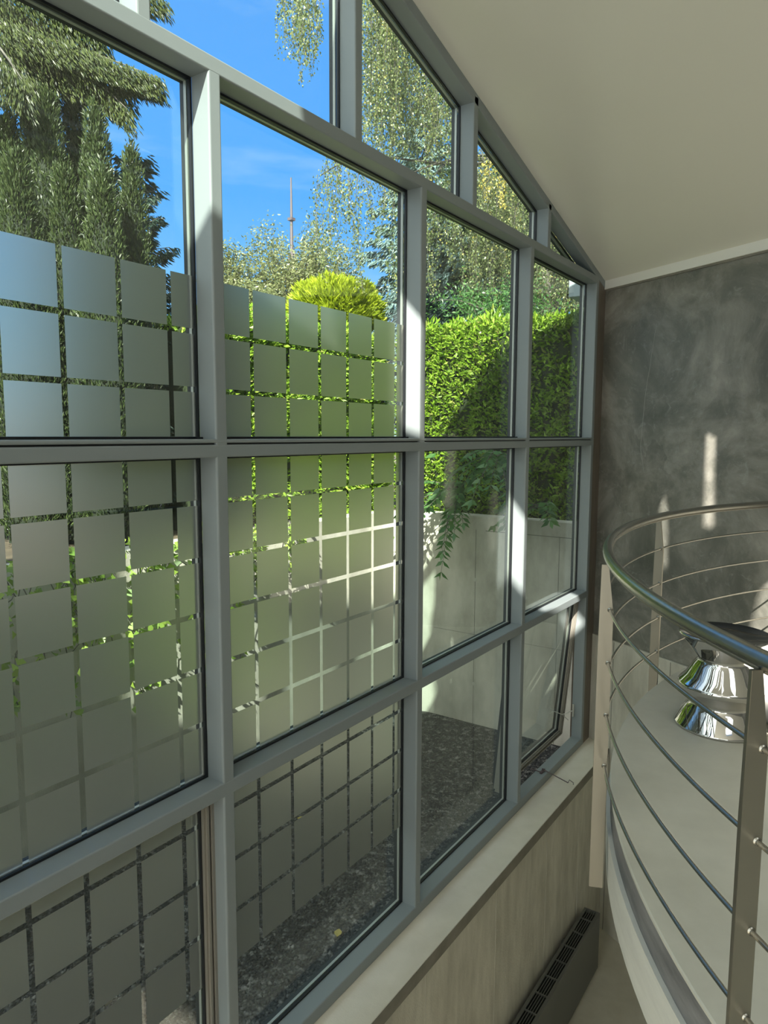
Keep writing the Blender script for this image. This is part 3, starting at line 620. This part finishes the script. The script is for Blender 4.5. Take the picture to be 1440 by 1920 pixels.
# ---------------------------------------------------------------- foliage
def leaves(name, C, D, L, Wd, m, parent=None, cross=False, fold=0.25):
    """rhombic leaves: C centre of the leaf base (n,3), D direction (n,3), L length, Wd width"""
    C = np.asarray(C, float); D = unit(np.asarray(D, float)); n = len(C); L = np.broadcast_to(L, n)[:, None]; Wd = np.broadcast_to(Wd, n)[:, None]
    s = unit(np.cross(D, RNG.normal(size=(n, 3)))); u = np.cross(D, s)
    def quad(s, u): return np.stack([C, C + D * L * 0.45 + s * Wd * 0.5 + u * Wd * fold, C + D * L, C + D * L * 0.45 - s * Wd * 0.5 + u * Wd * fold], 1)
    V = quad(s, u)
    if not cross: return islands(name, V, [(0, 1, 2, 3)], m, parent)
    V = np.concatenate([V, quad(u, s)], 1)
    return islands(name, V, [(0, 1, 2, 3), (4, 5, 6, 7)], m, parent)
def tree(name, loc, label, cat='tree', group=None): return empty(name, loc, label, cat, group)
def fnoise(p, s): return noise.noise(Vector(p) * s)

# clipped hedges: a dark inner body with leaf sprays all over it
def hedge(path, z0, z1, th, label, m, core, n, L, Wd, name='garden_hedge', lump=0.10, gap=0.0):
    o = tree(name, (path[0][0], path[0][1], z0), label, 'hedge')
    P = [Vector((x, y, 0)) for x, y in path]; T = []; tot = 0
    for i in range(len(P) - 1): T.append((P[i], P[i + 1], (P[i + 1] - P[i]).length)); tot += T[-1][2]
    bm = bmesh.new()
    for a, b, l in T:
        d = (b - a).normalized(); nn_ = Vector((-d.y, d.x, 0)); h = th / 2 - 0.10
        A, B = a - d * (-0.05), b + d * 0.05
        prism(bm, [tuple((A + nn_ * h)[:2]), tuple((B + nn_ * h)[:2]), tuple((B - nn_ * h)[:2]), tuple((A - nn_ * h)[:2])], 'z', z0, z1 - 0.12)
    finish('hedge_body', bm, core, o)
    C = []; D = []
    for a, b, l in T:
        k = int(n * l / tot); d = (b - a).normalized(); nn_ = Vector((-d.y, d.x, 0))
        for _ in range(k):
            t = random.random(); side = random.choices((0, 1, 2), (0.42, 0.42, 0.16))[0]; p = a.lerp(b, t)
            if side == 2: q = p + nn_ * random.uniform(-th / 2, th / 2); q.z = z1; nv = Vector((0, 0, 1))
            else: nv = nn_ if side else -nn_; q = p + nv * th / 2; q.z = random.uniform(z0, z1)
            w = fnoise(q, 1.6) * lump * 1.5 + fnoise(q, 5) * lump * 1.1 + random.uniform(-0.13, 0.02)
            q = q + nv * w
            dd = nv * 0.8 + Vector((random.gauss(0, 0.5), random.gauss(0, 0.5), random.gauss(0.15, 0.45)))
            C.append(q[:]); D.append(dd[:])
    C = np.array(C); leaves('leaf_sprays', C, D, RNG.uniform(0.6, 1.3, len(C)) * L, Wd, m, o, True)
    return o
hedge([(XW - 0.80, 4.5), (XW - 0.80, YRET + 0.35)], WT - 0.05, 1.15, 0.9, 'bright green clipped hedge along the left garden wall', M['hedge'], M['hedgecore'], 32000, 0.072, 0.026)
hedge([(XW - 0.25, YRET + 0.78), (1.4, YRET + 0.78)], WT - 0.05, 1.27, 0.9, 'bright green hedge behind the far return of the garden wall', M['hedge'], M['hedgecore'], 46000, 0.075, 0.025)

# columnar yews behind frosted glass on the left
def yew(x, y, h, r, label):
    o = tree('columnar_yew', (x, y, WT - 0.05), label, 'yew', 'columnar yews at the left')
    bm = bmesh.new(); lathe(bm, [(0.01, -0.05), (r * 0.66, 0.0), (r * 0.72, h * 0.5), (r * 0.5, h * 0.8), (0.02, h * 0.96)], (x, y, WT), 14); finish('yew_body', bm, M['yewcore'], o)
    C = []; D = []
    for _ in range(int(3600 * r * h * 3.6)):
        t = random.random() ** 0.9; a = random.uniform(0, 6.283); rr = r * (1 - max(0, t - 0.55) / 0.45 * 0.80) * (0.9 + 0.2 * fnoise((math.cos(a) * 2 + x, math.sin(a) * 2 + y, t * h), 2.0)) + random.uniform(-0.06, 0.03)
        z = t * h + max(0, fnoise((math.cos(a) * 3 + y, math.sin(a) * 3, x), 1.4)) * 0.3
        C.append((x + rr * math.cos(a), y + rr * math.sin(a), WT + z)); D.append((math.cos(a) * 0.45 + random.gauss(0, 0.3), math.sin(a) * 0.45 + random.gauss(0, 0.3), 1 + random.gauss(0, 0.35)))
    leaves('needle_sprays', C, D, RNG.uniform(0.03, 0.062, len(C)), 0.012, M['yew'], o, True)
def yew_at(u, vtop, dist, r, label):
    p = look(u, vtop, dist); yew(p.x, p.y, p.z - WT, r, label)
yew_at(8, 225, 7.4, 0.33, 'tall dark columnar yew at the left edge of the photo')
yew_at(58, 205, 8.0, 0.30, 'columnar yew with a slightly lower tip, second from the left edge')
yew_at(88, 180, 7.2, 0.27, 'slim columnar yew with the tallest pointed tip in the left group')
yew_at(138, 205, 7.9, 0.30, 'columnar yew in the middle of the left group')
yew_at(178, 218, 7.0, 0.27, 'columnar yew just right of the middle of the left group')
yew_at(30, 300, 6.6, 0.30, 'short front yew above the leftmost frosted squares')
yew_at(118, 330, 6.7, 0.26, 'short bushy yew standing in front of the middle columns')
yew_at(190, 330, 6.5, 0.27, 'short olive yew in front of the dark spruce')
yew_at(246, 286, 6.9, 0.20, 'thin yew spire at the right end of the left group')

hedge([(-4.1, -2.2), (-4.1, 1.9)], WT - 0.05, 2.6, 0.9, 'unseen dark yew hedge added past the left edge to dim the frosted panes', M['yew'], M['yewcore'], 14000, 0.07, 0.03, name='yew_hedge')  # out of view, added to keep bright sky out of the frosted squares
# conifers with drooping sprays
def conifer_branch(C, D, p0, p1, droop, n, spread, tl, hang):
    p0, p1 = Vector(p0), Vector(p1); ax = (p1 - p0); side = ax.cross(Vector((0, 0, 1))).normalized(); pts = []
    for i in range(9):
        t = i / 8; pts.append(p0 + ax * t - Vector((0, 0, droop * t * t)))
    for i in range(n):
        t = random.uniform(0.12, 1.0) ** 0.8; b = p0 + ax * t - Vector((0, 0, droop * t * t)); s = random.choice((-1, 1)) * random.random() * spread * (1.15 - t)
        q = b + side * s - Vector((0, 0, random.random() * hang * (1 - 0.4 * t) + abs(s) * 0.15)) + ax.normalized() * random.uniform(-0.05, 0.1)
        C.append(q[:]); D.append((side * (0.5 if s > 0 else -0.5) + ax.normalized() * 0.8 + Vector((random.gauss(0, 0.25), random.gauss(0, 0.25), -0.7 - hang)))[:])
    return pts
def conifer(name, x, y, zb, h, r, label, m, nb, per, trunk_r, droop, hang, tl, tw, zmin=0.0, up=0.0):
    o = tree(name, (x, y, zb), label, 'conifer')
    bm = bmesh.new(); tube(bm, [(x, y, zb), (x, y, zb + h * 0.5), (x, y, zb + h)], trunk_r, 8, True, 0.01); finish('trunk', bm, M['bark'], o)
    C = []; D = []; bb = bmesh.new()
    for i in range(nb):
        t = zmin + (1 - zmin) * (i + 0.5) / nb; a = i * 2.399 + random.uniform(-0.3, 0.3); l = r * (1 - t) ** 0.85 * random.uniform(0.75, 1.1) + 0.08; z = zb + h * t
        p0 = (x, y, z); p1 = (x + l * math.cos(a), y + l * math.sin(a), z + up * l)
        pts = conifer_branch(C, D, p0, p1, droop * l, int(per * (0.25 + l / r)), l * 0.35, tl, hang)
        tube(bb, pts, 0.018 * (1 - t) + 0.004, 5, False, 0.003)
    tag(finish('branch_set', bb, M['bark'], o), kind='stuff')
    leaves('needle_sprays', C, D, RNG.uniform(0.6, 1.25, len(C)) * tl, tw, m, o, True)
    return o
p = look(262, 360, 7.6); conifer('spruce', p.x - 0.1, p.y, WT, p.z - WT + 0.35, 0.95, 'small dark spruce with stiff side shoots right of the yews', M['darkspruce'], 80, 260, 0.05, 0.05, 0.12, 0.075, 0.016, 0.05, 0.35)
# big spruce whose boughs hang in from the top left
sp = tree('spruce', (-7.2, 2.9, WT), 'large old spruce whose drooping boughs hang across the top left', 'conifer')
tp = look(-60, 0, 8.2)
bm = bmesh.new(); tube(bm, [(tp.x, tp.y, WT), (tp.x, tp.y, tp.z + 3)], 0.22, 10, True, 0.1); finish('trunk', bm, M['bark'], sp)
C = []; D = []; bb = bmesh.new()
for (u0, v0, u1, v1, d, n_, hang, sprd) in [(-60, -60, 60, 20, 7.6, 1500, 0.35, 0.55), (-60, -120, 190, 30, 7.2, 2300, 0.45, 0.5), (-60, -20, 120, 60, 7.5, 2200, 0.5, 0.6), (-60, 0, 175, 75, 7.3, 2600, 0.55, 0.6),
        (-60, 30, 292, 118, 7.0, 2600, 0.30, 0.38), (-60, 60, 235, 140, 7.2, 1900, 0.42, 0.5), (-60, 80, 90, 150, 7.7, 1600, 0.5, 0.6), (-60, 20, 40, 120, 6.9, 1200, 0.45, 0.5), (-60, -160, 300, -30, 7.0, 1500, 0.25, 0.3), (60, 60, 238, 178, 7.05, 700, 0.3, 0.3)]:
    p0, p1 = look(u0, v0, d + 0.6), look(u1, v1, d); pts = conifer_branch(C, D, p0, p1, 0.12, int(n_ * 1.9), sprd, 0.1, hang); tube(bb, pts, 0.022, 5, False, 0.004)
tag(finish('branch_set', bb, M['bark'], sp), kind='stuff'); leaves('needle_sprays', C, D, RNG.uniform(0.04, 0.085, len(C)), 0.011, M['spruce'], sp, True)
# blue spruce behind the birch
for (u, v, d, r, lab) in [(872, 345, 13.5, 2.6, 'silvery blue spruce behind the weeping birch'), (800, 210, 17, 3.0, 'taller blue-green spruce further back behind the birch')]:
    p = look(u, v, d); conifer('blue_spruce', p.x, p.y, WT, p.z - WT + (0.5 if d > 15 else 0.2), r, lab, M['blue'], 120, 210, 0.1, 0.08, 0.18, 0.15, 0.05, 0.2, 0.05)['group'] = 'blue spruces behind the birch'

# weeping birch: hanging strands of small leaves
bt = look(960, 330, 11.5)
birch = tree('weeping_birch', (bt.x, bt.y, WT), 'large weeping birch with long hanging strands of small leaves', 'tree')
bm = bmesh.new(); tube(bm, [(bt.x + 0.6, bt.y + 0.6, WT), (bt.x + 0.5, bt.y + 0.4, 2), (bt.x + 0.2, bt.y + 0.2, 5), (bt.x, bt.y, 8.5)], 0.20, 10, True, 0.06); finish('trunk', bm, M['bark'], birch)
bb = bmesh.new()
for a, b, c_, r0 in [((960, 330), (905, 262), (760, 330), 0.05), ((960, 300), (880, 320), (700, 290), 0.04), ((960, 100), (800, 0), (600, -60), 0.06), ((960, 200), (850, 110), (700, 20), 0.05), ((975, 300), (930, 285), (870, 295), 0.05), ((960, 400), (1010, 330), (1060, 420), 0.04), ((700, 290), (640, 300), (600, 330), 0.015), ((880, 300), (840, 290), (815, 330), 0.04)]:
    q = [look(*a, 11.3), look(*b, 10.6), look(*c_, 10)]; pts = [q[0] * (1 - t) ** 2 + q[1] * 2 * t * (1 - t) + q[2] * t * t for t in [i / 10 for i in range(11)]]
    tube(bb, pts, r0, 6, False, 0.008)
finish('bough', bb, M['bark'], birch)
def strands(specs):
    C = []; D = []; tw = bmesh.new()
    for (u0, u1, v0, v1, ns, dens, dist, sp_) in specs:
        for _ in range(ns):
            u = random.uniform(u0, u1); d = dist * random.uniform(0.9, 1.12); vt = v0 + random.uniform(-25, 25); vb_ = v0 + (v1 - v0) * random.uniform(0.55, 1.0)
            a, b = look(u, vt, d), look(u + random.uniform(-6, 6), vb_, d); ln = (a - b).length; k = max(2, int(ln * dens)); ph = random.random() * 6
            pts = []
            for j in range(8):
                t = j / 7; pts.append(a.lerp(b, t) + Vector((0.05 * math.sin(ph + t * 4), 0.05 * math.cos(ph + t * 3), 0)))
            tube(tw, pts, 0.0035, 3, False, 0.0015)
            for _ in range(k):
                t = random.random(); f = t * 7; j = min(6, int(f)); q = pts[j].lerp(pts[j + 1], f - j); w = sp_ * (1 - 0.5 * t)
                C.append((q.x + random.gauss(0, w), q.y + random.gauss(0, w), q.z + random.gauss(0, 0.02))); D.append((random.gauss(0, 0.6), random.gauss(0, 0.6), -0.9))
    return C, D, tw
SP = [
    (540, 572, -90, 140, 17, 85, 9, 0.045), (555, 592, -90, 170, 11, 85, 9, 0.04), (575, 608, -90, 115, 8, 85, 9, 0.045), (528, 548, -90, 100, 4, 80, 9, 0.04),
    (592, 612, 325, 540, 5, 75, 9.3, 0.04), (618, 640, 300, 520, 5, 75, 9.3, 0.04), (628, 652, 305, 440, 5, 80, 9.3, 0.045), (655, 668, 320, 470, 4, 75, 9.3, 0.04), (668, 690, 315, 575, 5, 70, 9.3, 0.035), (688, 715, 320, 465, 5, 80, 9.3, 0.045), (728, 760, 365, 600, 4, 75, 9.3, 0.04), (742, 760, 420, 600, 5, 75, 9.6, 0.04),
    (672, 760, -60, 320, 72, 85, 9.8, 0.05), (690, 800, -20, 320, 48, 80, 10.2, 0.05), (740, 860, 40, 340, 56, 80, 10.5, 0.055), (800, 880, 130, 350, 30, 75, 10, 0.05), (690, 740, 200, 420, 8, 75, 10, 0.045),
    (790, 860, 340, 500, 22, 80, 10, 0.05), (800, 830, 470, 600, 5, 70, 10, 0.04), (850, 970, 330, 600, 62, 78, 11, 0.06), (900, 1005, 260, 470, 50, 75, 10.8, 0.06), (960, 1100, 380, 640, 70, 78, 11.2, 0.065), (880, 990, 440, 640, 34, 75, 12, 0.06), (1000, 1100, 470, 640, 34, 75, 12, 0.06),
]
C, D, tw = strands(SP); tag(finish('twig', tw, M['bark'], birch), kind='stuff')
leaves('leaf_strands', C, D, RNG.uniform(0.022, 0.042, len(C)), 0.024, M['birch'], birch)
C, D, tw = strands([(905, 960, 300, 400, 9, 75, 9.9, 0.04), (722, 735, 10, 110, 3, 80, 9.2, 0.03), (1030, 1060, 400, 500, 3, 60, 10.5, 0.04)]); tag(finish('yellow_twig', tw, M['bark'], birch), kind='stuff')
leaves('yellow_leaf_strands', C, D, RNG.uniform(0.022, 0.042, len(C)), 0.024, M['birch_y'], birch)

# airy trees and a golden thuja beyond the hedge
def airy(name, u, v, dist, rx, rz, n, label, m, tilt=0.0, L=0.07, core=0.3):
    c = look(u, v, dist); o = tree(name, (c.x, c.y, WT), label, 'tree', {'willow': 'airy willows on the skyline', 'olive_bush': 'olive bushes by the second mullion', 'dark_tree': 'dark trees behind the birch'}.get(name))
    bb = bmesh.new(); C = []; D = []; base = Vector((c.x, c.y, WT)); tube(bb, [base, base.lerp(c, 0.7)], 0.05, 6, False, 0.03)
    nb = max(10, n // 160)
    for i in range(nb):
        a = random.uniform(0, 6.283); e = random.uniform(-0.25, 1.0); l = random.uniform(0.55, 1.0)
        tip = c + Vector((math.cos(a) * rx * l * math.cos(e), math.sin(a) * rx * l * math.cos(e), rz * l * math.sin(e) * 1.1)); st_ = base.lerp(c, random.uniform(0.6, 0.95)); mid = st_.lerp(tip, 0.5) + Vector((0, 0, 0.12 * rz))
        pts = [st_ * (1 - t) ** 2 + mid * 2 * t * (1 - t) + tip * t * t - Vector((0, 0, 0.15 * t ** 3)) for t in [j / 8 for j in range(9)]]; tube(bb, pts, 0.014, 4, False, 0.003)
        for _ in range(n // nb):
            f = (random.random() ** 0.6) * 8; j = min(7, int(f)); q = pts[j].lerp(pts[j + 1], f - j); g = rx * 0.11
            C.append((q.x + random.gauss(0, g), q.y + random.gauss(0, g), q.z + random.gauss(0, g))); D.append((random.gauss(0, 0.7), random.gauss(0, 0.7), -0.4 + random.gauss(0, 0.4)))
    tag(finish('branch_set', bb, M['bark'], o), kind='stuff'); leaves('leaf_sprays', C, D, RNG.uniform(0.6, 1.3, len(C)) * L, L * 0.4, m, o)
airy('willow', 548, 505, 15, 1.15, 1.35, 9000, 'airy grey-green willow rising over the frosted squares, under the mast', M['willow'], L=0.075)
airy('willow', 610, 520, 16, 0.95, 1.1, 5000, 'thin willow between the mast tree and the golden thuja', M['willow'], L=0.075)
airy('olive_bush', 438, 520, 15, 0.75, 0.95, 5500, 'olive-leaved bush beside the second mullion', M['willow'], L=0.07)
airy('olive_bush', 492, 545, 14, 0.6, 0.45, 3500, 'low olive bush left of the mast tree', M['willow'], L=0.07)
def dome(u, vtop, dist, r, label):
    p = look(u, vtop, dist); c = Vector((p.x, p.y, p.z - r * 0.85)); o = tree('golden_thuja', (c.x, c.y, WT), label, 'shrub')
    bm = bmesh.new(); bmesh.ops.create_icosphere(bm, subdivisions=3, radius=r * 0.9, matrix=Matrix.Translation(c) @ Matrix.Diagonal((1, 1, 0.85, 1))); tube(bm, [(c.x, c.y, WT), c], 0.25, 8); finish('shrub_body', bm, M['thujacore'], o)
    n = 9000; d = unit(RNG.normal(size=(n, 3))); d[:, 2] = np.abs(d[:, 2]) - 0.15; d = unit(d); k = np.array([fnoise(x * 3, 1.2) for x in d])
    C = np.array(c[:]) + d * (r * (0.93 + 0.22 * k[:, None] + RNG.uniform(-0.05, 0.06, (n, 1)))) * np.array([1, 1, 0.85]); leaves('leaf_sprays', C, d + RNG.normal(size=(n, 3)) * 0.35 + np.array([0, 0, 0.3]), RNG.uniform(0.08, 0.19, n), 0.045, M['thuja'], o, True)
dome(628, 530, 12, 0.72, 'golden yellow dome-shaped thuja peeping over the frosted squares')
# bushy green growth behind the return hedge, filling the gap under the birch
airy('garden_shrub', 930, 575, 10.2, 1.0, 0.7, 3500, 'leafy green shrub just behind the return hedge', M['ash'], L=0.06)
airy('dark_tree', 960, 470, 14.5, 2.2, 2.2, 26000, 'dark broad-leaved tree filling the background behind the birch', M['darkleaf'], L=0.13)
airy('dark_tree', 1090, 430, 14.0, 1.6, 2.4, 16000, 'second dark tree behind the birch, towards the canopy', M['darkleaf'], L=0.13)

# ---------------------------------------------------------------- ivy and overhanging sprigs on the retaining wall
iv = tree('ivy', (XW, 3.0, WT), 'yellow-green ivy trailing down the pale garden wall behind frosted panes', 'climbing plant')
vb_ = bmesh.new(); C = []; D = []
for _ in range(80):
    y = random.uniform(1.5, 5.1); ln = random.uniform(0.3, 1.5) * (1 if y < 4.2 else 0.45); x = XW + random.uniform(0.03, 0.28); pts = []; yy = y; zz = WT + 0.08
    for j in range(12):
        pts.append((x + random.uniform(-0.02, 0.03), yy, zz)); yy += random.uniform(-0.05, 0.05); zz -= ln / 12
    tube(vb_, pts, 0.004, 4, False)
    for _ in range(int(ln * 26)):
        q = random.choice(pts); C.append((q[0] + random.uniform(0, 0.04), q[1] + random.gauss(0, 0.05), q[2] + random.gauss(0, 0.04))); D.append((0.6, random.gauss(0, 0.8), random.gauss(-0.5, 0.5)))
finish('vine', vb_, M['bark'], iv); leaves('leaf_set', C, D, RNG.uniform(0.05, 0.10, len(C)), 0.06, M['ivy'], iv)
def sprig(x, y, z, dirs, label):
    o = tree('pinnate_shrub', (x, y, z), label, 'shrub', 'pinnate sprigs at the garden wall'); bb = bmesh.new(); C = []; D = []
    for (dx, dy, dz, l) in dirs:
        a = Vector((x, y, z)); ax = Vector((dx, dy, dz)).normalized(); pts = [a + ax * l * t - Vector((0, 0, 0.45 * l * t * t)) for t in [i / 10 for i in range(11)]]; tube(bb, pts, 0.006, 5, False, 0.002)
        side = ax.cross(Vector((0, 0, 1))).normalized()
        for t in range(3, 11):
            q = pts[t]; tg = (pts[t] - pts[t - 1]).normalized()
            for s in (-1, 1): C.append(q[:]); D.append((side * s + tg * 0.7 + Vector((0, 0, -0.25)))[:])
        C.append(pts[-1][:]); D.append((tg)[:])
    finish('stem', bb, M['bark'], o); leaves('leaflet_set', C, D, RNG.uniform(0.09, 0.14, len(C)), 0.045, M['ash'], o)
rnd = random.Random(5)
sprig(-1.75, YRET - 0.05, -0.62, [(rnd.uniform(-1, 0.8), -rnd.uniform(0.5, 1.4), rnd.uniform(-0.7, 0.6), rnd.uniform(0.4, 0.75)) for _ in range(16)], 'green pinnate-leaved shrub hanging over the rounded wall corner')
sprig(-1.25, YRET - 0.02, -0.2, [(rnd.uniform(-1, 1), -rnd.uniform(0.3, 1.0), rnd.uniform(-0.3, 1.0), rnd.uniform(0.4, 0.8)) for _ in range(14)], 'second pinnate-leaved shrub in the shade against the return hedge')
sprig(-0.75, YRET - 0.02, -0.75, [(rnd.uniform(-1, 0.5), -rnd.uniform(0.3, 0.8), rnd.uniform(-0.3, 0.6), rnd.uniform(0.3, 0.5)) for _ in range(7)], 'small sprig of pinnate leaves at the wall beside the fourth mullion')

for (x, y, lab, rz) in [(-0.62, 3.42, 'single yellow fallen leaf on the dark gravel, nearer the window', 0.5), (-1.75, 4.35, 'single yellow fallen leaf on the gravel close to the garden wall', 2.1), (-0.45, 4.5, 'single yellow fallen leaf on the gravel behind the third bottom pane', 4.0)]:
    fl = empty('fallen_leaf', (x, y, GZ + 0.022), lab, 'leaf', 'fallen yellow leaves on the gravel'); bm = bmesh.new()
    pts = [(0, -0.035), (0.022, -0.012), (0.026, 0.008), (0.012, 0.03), (0, 0.042), (-0.012, 0.03), (-0.026, 0.008), (-0.022, -0.012)]
    q = [Vector((a * math.cos(rz) - b * math.sin(rz), a * math.sin(rz) + b * math.cos(rz), 0.25 * abs(a) + 0.1 * abs(b))) for a, b in pts]
    cv = bm.verts.new(fl.location); vs = [bm.verts.new(fl.location + p) for p in q]
    for i in range(8): bm.faces.new((cv, vs[i], vs[(i + 1) % 8]))
    finish('leaf_blade', bm, M['birch_y'], fl)
    bm = bmesh.new(); tube(bm, [fl.location + q[0], fl.location + q[0] * 1.8 + Vector((0, 0, 0.004))], 0.0012, 5); finish('stem', bm, M['bark'], fl)

# ---------------------------------------------------------------- radio mast on the skyline, canopy beyond the far wall
b = look(547, 470, 160); t_ = look(546.5, 333, 160); mast = tree('radio_mast', (b.x, b.y, WT), 'distant red-grey lattice radio mast on the skyline', 'mast')
h = t_.z - WT; bm = bmesh.new()
for sx, sy in ((1, 1), (1, -1), (-1, 1), (-1, -1)): tube(bm, [(b.x + sx * 1.0, b.y + sy * 1.0, WT), (b.x + sx * 0.45, b.y + sy * 0.45, WT + h * 0.72)], 0.26, 4)
for i in range(22):
    k = i / 22; k2 = (i + 1) / 22; w0, w1 = 1.0 - 0.55 * k, 1.0 - 0.55 * k2; z0_, z1_ = WT + h * 0.72 * k, WT + h * 0.72 * k2
    for s in (-1, 1): tube(bm, [(b.x - s * w0, b.y - s * w0, z0_), (b.x + s * w1, b.y + s * w1, z1_)], 0.12, 4)
finish('lattice', bm, M['mast'], mast)
bm = bmesh.new(); tube(bm, [(b.x, b.y, WT + h * 0.70), (b.x, b.y, WT + h)], 0.42, 6, True, 0.16); box(bm, (b.x - 0.6, b.y - 0.6, WT + h * 0.84), (b.x + 0.6, b.y + 0.6, WT + h * 0.85)); finish('antenna', bm, M['mast'], mast)
p = look(1066, 540, 7.6)
cn = empty('canopy', (p.x + 0.6, p.y, 1.4), 'pale blue-grey boxed canopy edge seen through the last upper pane', 'canopy')
zt_, zb_ = look(1066, 519, 7.6).z, look(1066, 558, 7.6).z
bm = bmesh.new(); box(bm, (p.x, p.y, zb_), (0.9, p.y + 0.9, zt_), 0.01); finish('fascia', bm, M['fascia'], cn)
bm = bmesh.new(); box(bm, (p.x - 0.015, p.y - 0.015, zt_), (0.95, p.y + 0.9, zt_ + 0.012), 0.002); finish('flashing', bm, M['white'], cn)
print('verts', sum(len(o.data.vertices) for o in bpy.data.objects if o.type == 'MESH'))
